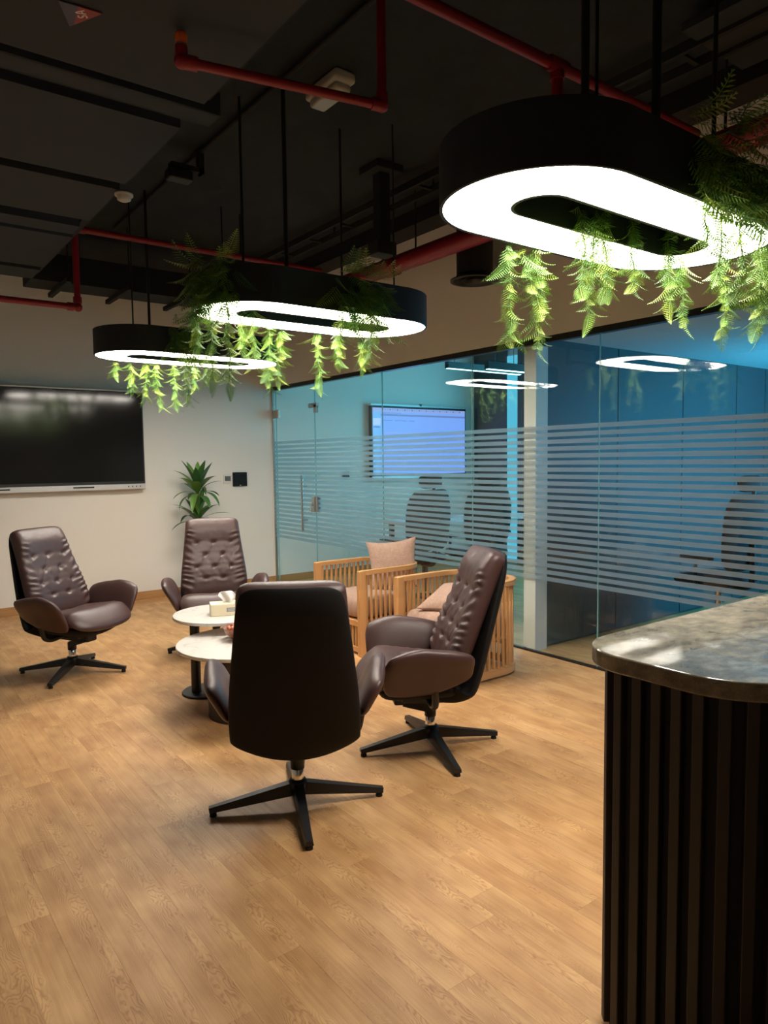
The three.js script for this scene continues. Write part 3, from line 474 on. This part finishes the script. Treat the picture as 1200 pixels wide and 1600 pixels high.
// ---------------------------------------------------------------- leather lounge chairs
const tufts = [[-0.13, 0.8], [0, 0.8], [0.13, 0.8], [-0.065, 0.71], [0.065, 0.71], [-0.13, 0.62], [0, 0.62], [0.13, 0.62], [-0.065, 0.535], [0.065, 0.535]];
const lounge = (() => {
  const front = new THREE.CatmullRomCurve3([[0.42, -0.07], [0.535, -0.125], [0.65, -0.172], [0.77, -0.222], [0.88, -0.27], [0.965, -0.31], [0.998, -0.326]].map(([y, z]) => V(0, y, z)));
  const rear = new THREE.CatmullRomCurve3([[0.27, 0.03], [0.262, -0.05], [0.275, -0.115], [0.325, -0.172], [0.42, -0.21], [0.56, -0.25], [0.77, -0.31], [0.9, -0.346], [0.992, -0.362]].map(([y, z]) => V(0, y, z)));
  const frame = (c, t) => { const p = c.getPoint(clamp(t)), d = c.getTangent(clamp(t)); return [p, V(0, -d.z, d.y)]; };
  const hw = (y) => 0.262 - 0.055 * smooth(0.4, 1.03, y) - 0.004;
  const back = pad(64, 96, (U, W, e) => {
    const t = (W + 1) / 2, [p, n] = frame(front, t), h = hw(p.y) + 0.002, x = U * h; p.x = x; p.z += 0.02 * U * U;
    let tf = 0.045 + 0.022 * Math.exp(-(((p.y - 0.9) / 0.08) ** 2)) + 0.012 * Math.exp(-(((p.y - 0.6) / 0.15) ** 2));
    let near = 0;
    for (const [tx, ty] of tufts) { const dx = x - tx, dy = p.y - ty, d2 = dx * dx + dy * dy; tf -= 0.009 * Math.exp(-d2 / 0.0002) + 0.007 * Math.exp(-(dx * dx / 0.0022 + (dy - 0.004 - Math.abs(dx) * 0.12) ** 2 / 0.00009)) - 0.003 * Math.exp(-(dx * dx / 0.002 + (dy + 0.022) ** 2 / 0.0002)); near = Math.max(near, Math.exp(-d2 / 0.003)); }
    for (let i = 0; i < tufts.length; i++) for (let j = i + 1; j < tufts.length; j++) { // folds from tuft to tuft
      const A = tufts[i], B = tufts[j]; if (Math.abs(Math.abs(A[0] - B[0]) - 0.065) > 0.01 || Math.abs(A[1] - B[1]) > 0.1) continue;
      const ex = B[0] - A[0], ey = B[1] - A[1], l2 = ex * ex + ey * ey, s = clamp(((x - A[0]) * ex + (p.y - A[1]) * ey) / l2), dx = x - A[0] - s * ex, dy = p.y - A[1] - s * ey; tf -= 0.003 * Math.exp(-(dx * dx + dy * dy) / 0.00006) * (hash(i, j, 5) > 0.35 ? 1 : 0.2);
    }
    const ed = smooth(0.55, 0.85, Math.abs(U)) * (p.y < 0.86 ? 1 : smooth(0.92, 0.86, p.y));
    tf += ed * 0.009 * Math.sin(p.y * 150 + Math.sign(U) * 1.3 - Math.abs(U) * 13 + 2.5 * Math.sin(p.y * 21)) * (0.4 + vnoise(p.y * 22, U > 0 ? 3 : 9, 5)) + 0.0025 * (fbm(x * 30 + 9, p.y * 30, 3, 4) - 0.5);
    return { p, n, tf, tb: 0.055, t2: [x, t * 0.65] };
  }, 0.09, 7, 7);
  const shell = pad(32, 44, (U, W) => {
    const t0 = 0.12 * U * U + 0.02 - 0.02, t = t0 + (1 - t0) * (W + 1) / 2, [p, n] = frame(rear, t), h = p.y > 0.36 || t > 0.4 ? hw(p.y) : 0.258 - 0.03 * smooth(0.4, 0, t); p.x = U * h; p.z += 0.035 * U * U * smooth(0, 0.3, t); p.y += (0.13 * U * U + 0.1 * U ** 6) * smooth(0.45, 0.0, t); p.x *= 1 - 0.16 * smooth(0.34, 0, t);
    return { p, n, tf: 0.03, tb: 0.03, t2: [p.x, t] };
  }, 0.09, 4, 7);
  const seat = pad(40, 40, (U, W) => {
    const z = 0.13 + 0.245 * W - 0.04 * U * U * Math.max(0, W), x = U * (0.248 + 0.022 * smooth(-1, 1, W)), y = 0.41 - 0.045 * smooth(0.35, 1, W) ** 1.5 - 0.012 * smooth(0.2, -1, W) + 0.02 * U * U;
    let tf = 0.062 - 0.012 * smooth(0.4, -0.8, W) + 0.014 * Math.exp(-(((W - 0.45) / 0.35) ** 2));
    for (const [tx, tz] of [[-0.13, 0.05], [0, 0.05], [0.13, 0.05], [-0.065, 0.13], [0.065, 0.13], [-0.065, -0.03], [0.065, -0.03]]) { const d2 = (x - tx) ** 2 + (z - tz) ** 2; tf -= 0.018 * Math.exp(-d2 / 0.0006) + 0.006 * Math.exp(-((x - tx) ** 2 / 0.004 + (z - tz) ** 2 / 0.0002)); }
    tf += 0.003 * (fbm(x * 26, z * 26, 3, 14) - 0.5) + smooth(0.7, 0.9, Math.abs(U)) * 0.003 * Math.sin(z * 110);
    return { p: V(x, y, z), n: V(0, 1, 0), tf, tb: 0.065 - 0.02 * smooth(0, 1, W), t2: [x, z] };
  }, 0.12, 4, 6);
  const pan = pad(20, 20, (U, W) => ({ p: V(U * 0.225, 0.325 + 0.03 * U * U, 0.075 + 0.2 * W), n: V(0, 1, 0), tf: 0.03, tb: 0.045 * (1 - 0.3 * U * U), t2: [U, W] }), 0.15);
  const arm = (s) => pad(30, 22, (U, W) => {
    const z = 0.07 + 0.213 * U, k = (W + 1) / 2, taper = 0.72 + 0.28 * smooth(-1, 0.25, U), h = 0.24 * taper, y0 = 0.362 - 0.012 * U + 0.035 * smooth(0.0, -1, U);
    const x = 0.268 + 0.112 * Math.pow(k, 1.3) * (0.75 + 0.25 * smooth(-1, 0.6, U)), y = y0 + h * k - 0.012 * k * smooth(0.3, 1, Math.abs(U));
    const n = V(s * 0.86, -0.5 * (0.4 + 0.6 * k), 0).normalize();
    return { p: V(s * x, y, z), n, tf: 0.026 + 0.012 * k, tb: 0.028 + 0.014 * k, t2: [z, y] };
  }, 0.13, 4, 4);
  const bracket = (s) => tube([[s * 0.1, 0.29, 0.03], [s * 0.2, 0.282, 0.03], [s * 0.252, 0.305, 0.03], [s * 0.27, 0.36, 0.035], [s * 0.28, 0.42, 0.04]], 0.017, 20, 10);
  const leg = [bar(V(0.012, 0.085, 0), V(0.366, 0.028, 0), 0.056, 0.052, 0.034, 0.02)];
  const glide = [at(new THREE.CylinderGeometry(0.013, 0.015, 0.022, 14), 0.35, 0.011, 0)];
  return { back, shell, seat, pan, armL: arm(-1), armR: arm(1), brL: bracket(-1), brR: bracket(1), leg: merge(leg), glide: merge(glide), hub: lathe([[0, 0.06], [0.04, 0.062], [0.042, 0.1], [0.034, 0.118], [0, 0.118]], 24), column: lathe([[0.025, 0.118], [0.025, 0.168], [0, 0.168]], 24), collar: lathe([[0, 0.165], [0.029, 0.165], [0.029, 0.215], [0.02, 0.222], [0, 0.222]], 24), mech: merge([rbox(0.09, 0.05, 0.26, 0.012, 0, 0.262, 0.06), bar(V(0, 0.2, -0.01), V(0, 0.25, 0.14), 0.06, 0.035, 0.08, 0.04), rbox(0.2, 0.03, 0.2, 0.01, 0, 0.282, 0.06)]) };
})();
function loungeChair(label, x, z, fx, fz, legAngle) {
  const ry = Math.atan2(fx, fz), o = thing('lounge_chair', label, 'chair', [x, 0, z], ry, 'brown leather lounge chairs');
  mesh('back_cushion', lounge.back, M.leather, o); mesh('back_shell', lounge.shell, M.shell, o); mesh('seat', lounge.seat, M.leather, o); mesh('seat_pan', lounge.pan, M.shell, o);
  mesh('armrest', lounge.armL, M.leather, o); mesh('armrest', lounge.armR, M.leather, o); mesh('arm_bracket', lounge.brL, M.black, o); mesh('arm_bracket', lounge.brR, M.black, o);
  mesh('swivel_mechanism', lounge.mech, M.black, o); mesh('collar', lounge.collar, M.black, o); mesh('column', lounge.column, M.chrome, o); mesh('hub', lounge.hub, M.black, o);
  for (let k = 0; k < 4; k++) { const l = mesh('leg', lounge.leg, M.black, o); l.rotation.y = -legAngle * D2R - ry + k * Math.PI / 2; mesh('glide', lounge.glide, M.blackMatt, l); }
}
loungeChair('brown leather lounge chair with its back to the viewer', 1.45, -2.565, 0.52, -0.854, 23.5);
loungeChair('brown leather lounge chair seen in profile before the slatted armchair', 2.288, -2.688, -0.88, -0.47, 20);
loungeChair('brown leather lounge chair below the wall display', 1.187, -5.22, 0.5, 0.866, 36);
loungeChair('brown leather lounge chair in front of the dracaena plant', 2.21, -5.12, -0.36, 0.93, 27);

// ---------------------------------------------------------------- slatted armchairs
const AH = 0.64;
const slatPath = (() => { // U around the seat, open at +z
  const pts = [], w = 0.305, zf = 0.31, zb = -0.31, R = 0.22;
  for (let k = 0; k <= 6; k++) pts.push(V(-w, 0, zf - (zf - zb - R) * k / 6));
  for (let k = 1; k <= 10; k++) { const a = Math.PI - k / 10 * Math.PI / 2; pts.push(V(-w + R + R * Math.cos(a), 0, zb + R - R * Math.sin(a))); }
  for (let k = 1; k <= 4; k++) pts.push(V((-w + R) + (2 * w - 2 * R) * k / 4, 0, zb));
  const m = pts.length - 3; for (let k = m - 1; k >= 0; k--) if (pts[k].x < -w + R + 1e-6) pts.push(V(-pts[k].x, 0, pts[k].z));
  return new THREE.CatmullRomCurve3(pts, false, 'centripetal');
})();
function rail(y, w, h, n = 72, t0 = 0, t1 = 1) { // rectangular section swept along the U
  const pos = [], uv = [], idx = []; let len = 0, last = null;
  for (let i = 0; i <= n; i++) {
    const t = t0 + (t1 - t0) * i / n, p = slatPath.getPointAt(t), d = slatPath.getTangentAt(t), s = V(-d.z, 0, d.x); if (last) len += p.distanceTo(last); last = p;
    const c = [[-1, -1], [1, -1], [1, 1], [-1, 1]], e = 0.004;
    for (const [a, b] of [[-1, -1], [1, -1], [1, -1], [1, 1], [1, 1], [-1, 1], [-1, 1], [-1, -1]]) { pos.push(p.x + s.x * a * w / 2, y + b * h / 2, p.z + s.z * a * w / 2); uv.push((a + b) * 0.04 + 0.1, len * 0.5); }
  }
  for (let i = 0; i < n; i++) for (let k = 0; k < 4; k++) { const a = i * 8 + k * 2, b = a + 1, c = a + 8, d = c + 1; idx.push(a, c, b, b, c, d); }
  for (const [o, f] of [[0, 0], [n * 8, 1]]) idx.push(...(f ? [o, o + 4, o + 2, o, o + 6, o + 4] : [o, o + 2, o + 4, o, o + 4, o + 6]));
  const g = new THREE.BufferGeometry(); g.setAttribute('position', new THREE.Float32BufferAttribute(pos, 3)); g.setAttribute('uv', new THREE.Float32BufferAttribute(uv, 2)); g.setIndex(idx); g.computeVertexNormals(); return g;
}
const armG = { top: rail(AH - 0.016, 0.044, 0.032), low: rail(0.042, 0.036, 0.05), slat: uvPlanar(rbox(0.019, AH - 0.09, 0.014, 0.003, 0, (AH - 0.03 + 0.06) / 2, 0, 1), 0, 1, 2), post: uvPlanar(rbox(0.05, AH - 0.002, 0.05, 0.005, 0, AH / 2, 0), 0, 1, 2), apron: uvPlanar(rbox(0.57, 0.045, 0.026, 0.004, 0, 0.235, 0.3), 1, 0, 2), foot: uvPlanar(rbox(0.57, 0.04, 0.026, 0.004, 0, 0.04, 0.3), 1, 0, 2), shortSlat: uvPlanar(rbox(0.019, 0.16, 0.014, 0.003, 0, 0.135, 0.3, 1), 0, 1, 2) };
const seatCushion = pad(28, 28, (U, W) => ({ p: V(U * (0.27 - 0.075 * smooth(-0.35, -1, W)), 0.335, 0.03 + 0.275 * W), n: V(0, 1, 0), tf: 0.085 + 0.012 * (1 - U * U) * (1 - W * W), tb: 0.075, t2: [U * 0.27, W * 0.28] }), 0.05, 14, 10);
const pillowGeo = pad(30, 30, (U, W) => { const c = Math.abs(U * W), x = U * 0.205 * (1 - 0.14 * (1 - W * W)), y = W * 0.205 * (1 - 0.14 * (1 - U * U)); const b = 0.075 * Math.pow((1 - U * U) * (1 - W * W), 0.42) + 0.006 * (fbm(U * 5 + 3, W * 5, 3, 7) - 0.5) * (1 - c); return { p: V(x, y, 0), n: V(0, 0, 1), tf: Math.max(0.004, b), tb: Math.max(0.004, b), t2: [x, y] }; }, 0, 12, 6);
function slattedArmchair(label, x, z) {
  const o = thing('slatted_armchair', label, 'armchair', [x, 0, z], -Math.PI / 2, 'slatted wooden armchairs');
  mesh('top_rail', armG.top, M.wood, o); mesh('bottom_rail', armG.low, M.wood, o); mesh('seat_board', rbox(0.53, 0.02, 0.5, 0.005, 0, 0.248, 0.04), M.wood, o);
  for (const s of [-1, 1]) mesh('post', armG.post, M.wood, o).position.set(s * 0.305, 0, 0.31);
  const L = slatPath.getLength(), n = Math.round(L / 0.044);
  for (let k = 1; k < n; k++) { const p = slatPath.getPointAt(k / n), d = slatPath.getTangentAt(k / n), m = mesh('slat', armG.slat, M.wood, o); m.position.copy(p); m.rotation.y = Math.atan2(-d.z, d.x); }
  mesh('apron', armG.apron, M.wood, o); mesh('foot_rail', armG.foot, M.wood, o);
  for (let k = -6; k <= 6; k++) mesh('short_slat', armG.shortSlat, M.wood, o).position.x = k * 0.0435;
  mesh('seat_cushion', seatCushion, M.fabric, o);
  return o;
}
slattedArmchair('slatted oak armchair nearer the viewer beside the profile chair', 3.34, -3.58);
slattedArmchair('slatted oak armchair farther back beside the glass door', 3.29, -4.575);
{
  const a = tag(mesh('throw_pillow', pillowGeo, M.fabric), 'taupe pillow standing upright in the farther slatted armchair', 'pillow'); a.position.set(3.42, 0.625, -4.46); a.rotation.order = 'YXZ'; a.rotation.set(-0.25, -Math.PI / 2 + 0.75, 0.12);
  const b = tag(mesh('throw_pillow', pillowGeo, M.fabric), 'taupe pillow lying tilted in the nearer slatted armchair', 'pillow'); b.position.set(3.3, 0.5, -3.6); b.rotation.order = 'YXZ'; b.rotation.set(-1.3, -Math.PI / 2 + 0.25, 0.1);
}

// ---------------------------------------------------------------- tables
{
  const top = (r, h) => { const g = lathe([[0, -0.022], [r - 0.006, -0.022], [r, -0.017], [r, -0.004], [r - 0.004, 0], [0, 0]], 72); g.translate(0, h, 0); return uvPlanar(g, 0, 2, 1.3); };
  const t1 = thing('side_table', 'taller round white marble table on a black off-centre column', 'table', [1.85, 0, -4.2]);
  mesh('tabletop', top(0.3, 0.5), M.marble, t1); mesh('column', rod(V(-0.165, 0.014, -0.04), V(-0.165, 0.478, -0.04), 0.03, 0.03, 24), M.black, t1); mesh('base_disc', at(lathe([[0, 0.014], [0.145, 0.014], [0.152, 0.008], [0.152, 0], [0, 0]], 48), -0.1, 0, -0.035), M.black, t1); mesh('top_plate', at(new THREE.CylinderGeometry(0.1, 0.1, 0.008, 32), -0.13, 0.474, -0.03), M.black, t1);
  const t2 = thing('drum_table', 'lower round white marble table on a dark brown drum base', 'table', [1.785, 0, -3.74]);
  mesh('tabletop', top(0.385, 0.42), M.marble, t2); mesh('drum_base', rod(V(0, 0, 0), V(0, 0.398, 0), 0.215, 0.215, 56), M.drum, t2);
  const cv = document.createElement('canvas'); cv.width = 256; cv.height = 128; const c = cv.getContext('2d'); c.fillStyle = '#efe3c4'; c.fillRect(0, 0, 256, 128); c.fillStyle = '#8d8f93'; c.fillRect(112, 40, 96, 50); c.fillStyle = '#e8e2d2'; for (let k = 0; k < 4; k++) c.fillRect(120, 50 + k * 10, 68 - k * 7, 3); c.fillStyle = '#a9a59a'; c.font = 'bold 17px sans-serif'; c.fillText('\u25CF \u25AE \u25B2', 42, 92);
  const tex = new THREE.CanvasTexture(cv); tex.colorSpace = THREE.SRGBColorSpace;
  const b = thing('tissue_box', 'cream cardboard tissue box on the taller marble table', 'tissue box', [1.865, 0.5, -4.135], -0.33);
  mesh('carton', rbox(0.22, 0.075, 0.115, 0.004, 0, 0.0375, 0), M.cream, b); const lab = mesh('printed_side', box(0.21, 0.066, 0.001, 0, 0.0375, 0.058), S({ map: tex, roughness: 0.6 }), b);
  mesh('tissue', pad(16, 16, (U, W) => { const k = (W + 1) / 2; return { p: V(U * (0.03 + 0.03 * k) + 0.006 * Math.sin(k * 5), 0.072 + 0.075 * k * (1 - 0.22 * U * U), 0.012 * Math.sin(U * 5 + k * 2)), n: V(0, 0.1, 1).normalize(), tf: 0.014 * (1 - 0.5 * k), tb: 0.014 * (1 - 0.5 * k) }; }, 0.2, 3), S({ color: lin(0.82, 0.8, 0.77), roughness: 0.95 }), b);
  const bx = 1.775, bz = -3.79, bowl = thing('bowl', 'copper tinted glass bowl on the lower marble table', 'bowl', [bx, 0.42, bz]);
  mesh('body', lathe([[0, 0], [0.035, 0], [0.05, 0.012], [0.085, 0.05], [0.095, 0.075], [0.091, 0.075], [0.08, 0.05], [0.047, 0.017], [0, 0.01]], 40), Ph({ color: lin(0.5, 0.2, 0.11), roughness: 0.12, transmission: 0.4, thickness: 0 }), bowl);
  for (let k = 0; k < 16; k++) { const a = k * 2.4, r = 0.016 * Math.sqrt(k), g = new THREE.SphereGeometry(0.017, 10, 8); g.scale(1.25, 0.9, 0.9); const m = mesh('wrapped_sweet', g, S({ color: [lin(0.5, 0.16, 0.08), lin(0.32, 0.09, 0.05), lin(0.62, 0.3, 0.16)][k % 3], roughness: 0.3 })); m.position.set(bx + Math.cos(a) * r, 0.42 + (k < 5 ? 0.077 : 0.066 + 0.008 * (k % 2)), bz + Math.sin(a) * r); m.rotation.set(rr(-0.4, 0.4), rr(0, 6), rr(-0.4, 0.4)); tag(m, 'small copper brown sweet in the bowl', 'sweet', 'sweets in the copper bowl'); }
}

// ---------------------------------------------------------------- stone counter
{
  const outline = (i, x1) => { const x0 = 1.418 + i, z0 = -1.137 + i, z1 = -0.625 - i, r0 = 0.15 - i, r1 = 0.2 - i, s = new THREE.Shape(); // shape y = -z
    s.moveTo(x1, -z0); s.lineTo(x0 + r0, -z0); s.absarc(x0 + r0, -z0 - r0, r0, Math.PI / 2, Math.PI, false); s.lineTo(x0, -z1 + r1); s.absarc(x0 + r1, -z1 + r1, r1, Math.PI, Math.PI * 1.5, false); s.lineTo(x1, -z1); s.closePath(); return s; };
  const ext = (i, x1, y0, y1, bev) => { const g = new THREE.ExtrudeGeometry(outline(i + bev, x1 - bev), { depth: y1 - y0 - 2 * bev, bevelEnabled: bev > 0, bevelSize: bev, bevelThickness: bev, bevelSegments: 3, curveSegments: 24 }); g.rotateX(-Math.PI / 2); g.translate(0, y0 + bev, 0); return g; };
  const o = thing('reception_counter', 'rounded stone topped counter with dark vertical slats', 'counter');
  mesh('stone_top', uvBox(ext(0, 3.4, 0.943, 0.985, 0.005), 1.1), M.stone, o);
  mesh('core', ext(0.05, 3.35, 0, 0.943, 0), M.blackMatt, o);
  mesh('plinth', ext(0.049, 3.352, 0, 0.012, 0), M.blackMatt, o);
  const pts = outline(0.047, 2.5).getSpacedPoints(260), path = new THREE.CatmullRomCurve3(pts.map((p) => V(p.x, 0, -p.y)), false), L = path.getLength(), pitch = 0.05;
  const g = new THREE.CylinderGeometry(0.0285, 0.0285, 0.93, 4, 1); g.rotateY(Math.PI / 4); g.scale(0.68, 1, 0.92); const slat = rbox(0.026, 0.93, 0.032, 0.003, 0, 0.012 + 0.465, 0.0, 1);
  for (let s = 0.02; s < L; s += pitch) { const p = path.getPointAt(s / L); if (p.x > 2.35) continue; const d = path.getTangentAt(s / L), m = mesh('slat', slat, M.slat, o); m.position.set(p.x, 0, p.z); m.rotation.y = Math.atan2(-d.z, d.x); }
}

// ---------------------------------------------------------------- meeting rooms behind the glass
{
  const x0 = 5.42, x1 = 7.08, y0 = 1.2, y1 = 2.16, w = x1 - x0, h = y1 - y0;
  const tv = thing('meeting_display', 'lit blue document screen on the meeting room wall', 'display', [(x0 + x1) / 2, (y0 + y1) / 2, ZB]);
  mesh('body', rbox(w, h, 0.06, 0.006, 0, 0, 0.06), M.black, tv); mesh('top_edge', rbox(w + 0.01, 0.03, 0.08, 0.004, 0, h / 2 + 0.005, 0.05), M.silver, tv); mesh('camera', rbox(0.03, 0.03, 0.03, 0.005, 0, h / 2 + 0.02, 0.08), M.black, tv); mesh('control_bar', rbox(w, 0.04, 0.07, 0.004, 0, -h / 2 + 0.02, 0.06), M.silver, tv);
  const cv = document.createElement('canvas'); cv.width = 1024; cv.height = 576; const c = cv.getContext('2d');
  c.fillStyle = '#7aa4f6'; c.fillRect(0, 0, 1024, 576); c.fillStyle = '#8ea3de'; c.fillRect(0, 0, 1024, 34); c.fillStyle = '#6a80bb'; c.fillRect(0, 52, 1024, 16); c.fillStyle = '#6fb0ee'; c.fillRect(0, 34, 86, 542); c.fillStyle = '#a8c6f5'; c.fillRect(4, 90, 78, 60); c.fillStyle = '#4f78c4'; c.fillRect(8, 160, 66, 10);
  for (let k = 0; k < 34; k++) { c.fillStyle = k % 3 ? '#7d92cf' : '#5a6fb0'; c.fillRect(96 + k * 26, 8, 14, 12); }
  c.fillStyle = '#5e70ab'; for (const [x, y, l] of [[110, 40, 180], [110, 104, 90], [230, 104, 120], [380, 104, 60]]) for (let k = 0; k < l; k += 16) c.fillRect(x + k, y, 11, 6);
  c.fillStyle = '#92a7e6'; for (let k = 0; k < 11; k++) c.fillRect(120, 210 + k * 30, 420 + 260 * hash(k, 4), 6);
  const tex = new THREE.CanvasTexture(cv); tex.colorSpace = THREE.SRGBColorSpace;
  const sw = w - 0.04, sh = h - 0.09, sg = new THREE.PlaneGeometry(sw, sh); sg.translate(0, 0.012, 0.0915);
  mesh('screen_light', sg, S({ color: 0x000000, roughness: 0.4, emissive: 0xffffff, emissiveMap: tex, emissiveIntensity: 1.15 }), tv);
  rectLight(tv, lin(0.35, 0.46, 0.9), 0.5, sw, sh, [0, 0.012, 0.094], [(x0 + x1) / 2, (y0 + y1) / 2 + 0.012, 0]);
  tag(mesh('wall_plate', rbox(0.1, 0.09, 0.02, 0.004, 5.07, 1.26, ZB + 0.01), M.black), 'small black plate on the meeting room wall left of the lit screen', 'panel');
  [['black linear pendant lamp over the meeting table, longer in view', 5.56, 6.8, -6.2, 2.49], ['black linear pendant lamp in the meeting room nearer the glass', 5.25, 6.5, -5.25, 2.36]].forEach(([label, a, b, z, y]) => {
    const o = thing('linear_lamp', label, 'lamp', [(a + b) / 2, y, z], 0, 'linear pendants in the meeting room');
    mesh('housing', rbox(b - a, 0.075, 0.06, 0.004, 0, 0.04, 0), M.black, o); mesh('light_strip', box(b - a - 0.03, 0.006, 0.04, 0, 0.0, 0), S({ color: lin(0.9, 0.9, 0.9), emissive: lin(0.55, 0.9, 1), emissiveIntensity: 4 }), o);
    for (const s of [-1, 1]) mesh('cable', rod(V(s * (b - a) * 0.4, 0.07, 0), V(s * (b - a) * 0.4, 2.95 - y, 0), 0.004, 0.004, 6), M.black, o);
    rectLight(o, lin(0.55, 0.9, 1), 4, b - a - 0.03, 0.04, [0, -0.006, 0], [(a + b) / 2, 0, z]);
  });
  const cyanPanel = thing('added_light_panel', 'added cyan glowing panel for the unseen light source of the meeting room', 'added light', [7.34, 1.95, -5.1], 0);  // added panel for the unseen cyan source; its form as a screen is invented
  mesh('frame', rbox(0.06, 2.0, 2.5, 0.005, -0.0, 0, 0), M.black, cyanPanel); mesh('screen_light', box(0.004, 1.9, 2.4, -0.032, 0, 0), S({ color: 0x000000, emissive: CYAN, emissiveIntensity: CYAN_POWER }), cyanPanel);
  rectLight(cyanPanel, CYAN, CYAN_POWER, 2.4, 1.9, [-0.038, 0, 0], [0, 1.95, -5.1]);
  const col = thing('glowing_wall_strip', 'tall strip of the meeting room right wall, its cyan light put in as glow', 'wall strip', [7.355, 1.45, -6.845]); mesh('light_strip', box(0.01, 2.8, 0.2, -0.005, 0, 0), S({ color: 0x000000, emissive: CYAN, emissiveIntensity: 0.75 }), col); rectLight(col, CYAN, 0.75, 0.2, 2.8, [-0.013, 0, 0], [0, 1.45, -6.845]);  // glow put into the recessed wall strip, since no cyan light reaches it
  const cyanPanel2 = thing('added_light_panel', 'added blue glowing panel for the unseen light source of the blue meeting room', 'added light', [6.95, 0, -1.75], 0);  // added out of view to throw blue light on the panelled wall
  mesh('frame', rbox(1.3, 1.3, 0.06, 0.005, 0, 1.35, 0), M.black, cyanPanel2); mesh('screen_light', box(1.2, 1.2, 0.004, 0, 1.35, -0.032), S({ color: 0x000000, emissive: BLUE, emissiveIntensity: BLUE_POWER }), cyanPanel2);
  for (const q of [-0.5, 0.5]) mesh('stand_leg', [rbox(0.06, 0.75, 0.05, 0.005, q, 0.375, 0), rbox(0.07, 0.03, 0.5, 0.005, q, 0.015, 0)], M.black, cyanPanel2);
  rectLight(cyanPanel2, BLUE, BLUE_POWER, 1.2, 1.2, [0, 1.35, -0.038], [6.95, 1.35, -3]);
  const t = thing('meeting_table', 'long pale meeting table below the lit screen', 'table', [5.95, 0, -6.3]);
  mesh('tabletop', rbox(2.0, 0.035, 0.75, 0.01, 0, 0.73, 0), S({ color: lin(0.6, 0.6, 0.58), roughness: 0.35 }), t); for (const s of [-1, 1]) for (const q of [-1, 1]) mesh('leg', rbox(0.05, 0.71, 0.05, 0.005, s * 0.9, 0.356, q * 0.3), M.black, t);
  const backG = pad(20, 24, (U, W) => { const y = 0.86 + 0.3 * W; return { p: V(U * (0.26 - 0.035 * smooth(0.2, 1, W) - 0.02 * smooth(0, -1, W)), y, -0.22 - 0.06 * (y - 0.55) + 0.05 * U * U), n: V(0, 0, 1), tf: 0.03, tb: 0.025 }; }, 0.12), headG = pad(14, 10, (U, W) => ({ p: V(U * 0.13, 1.235 + 0.065 * W, -0.25 + 0.03 * U * U), n: V(0, 0, 1), tf: 0.03, tb: 0.025 }), 0.15), seatG = pad(18, 18, (U, W) => ({ p: V(U * 0.25, 0.47, 0.02 + 0.24 * W), n: V(0, 1, 0), tf: 0.045, tb: 0.04 }), 0.12);
  [['black high-back office chair left of two at the meeting table', 4.5, -5.5, Math.PI + 0.1], ['black high-back office chair right of two at the meeting table', 5.3, -5.45, Math.PI - 0.1], ['black high-back office chair in the blue meeting room', 5.56, -2.95, Math.PI]].forEach(([label, x, z, ry]) => {
    const o = thing('office_chair', label, 'chair', [x, 0, z], ry, 'office chairs in the meeting rooms'); o.scale.x = 1.2;
    mesh('backrest', backG, M.blackMatt, o); mesh('headrest', headG, M.blackMatt, o); mesh('headrest_post', rod(V(0, 1.12, -0.265), V(0, 1.2, -0.262), 0.014), M.black, o); mesh('seat', seatG, M.blackMatt, o); mesh('back_support', tube([[0, 0.42, -0.1], [0, 0.44, -0.25], [0, 0.62, -0.265], [0, 0.8, -0.26]], 0.022), M.black, o);
    for (const s of [-1, 1]) { const a = mesh('armrest', rbox(0.07, 0.03, 0.24, 0.01, s * 0.28, 0.67, 0.0), M.black, o); mesh('arm_post', tube([[s * 0.2, 0.44, 0], [s * 0.28, 0.46, 0], [s * 0.285, 0.66, 0]], 0.014), M.black, a); }
    mesh('column', rod(V(0, 0.09, 0), V(0, 0.44, 0), 0.026), M.chrome, o);
    for (let k = 0; k < 5; k++) { const l = mesh('leg', bar(V(0.02, 0.095, 0), V(0.3, 0.075, 0), 0.05, 0.035, 0.03, 0.02), M.black, o); l.rotation.y = k * Math.PI * 0.4 + 0.3; mesh('castor', at(new THREE.CylinderGeometry(0.03, 0.03, 0.04, 16).rotateX(Math.PI / 2), 0.29, 0.03, 0), M.blackMatt, l); }
  });
}

renderer.render(scene, camera);
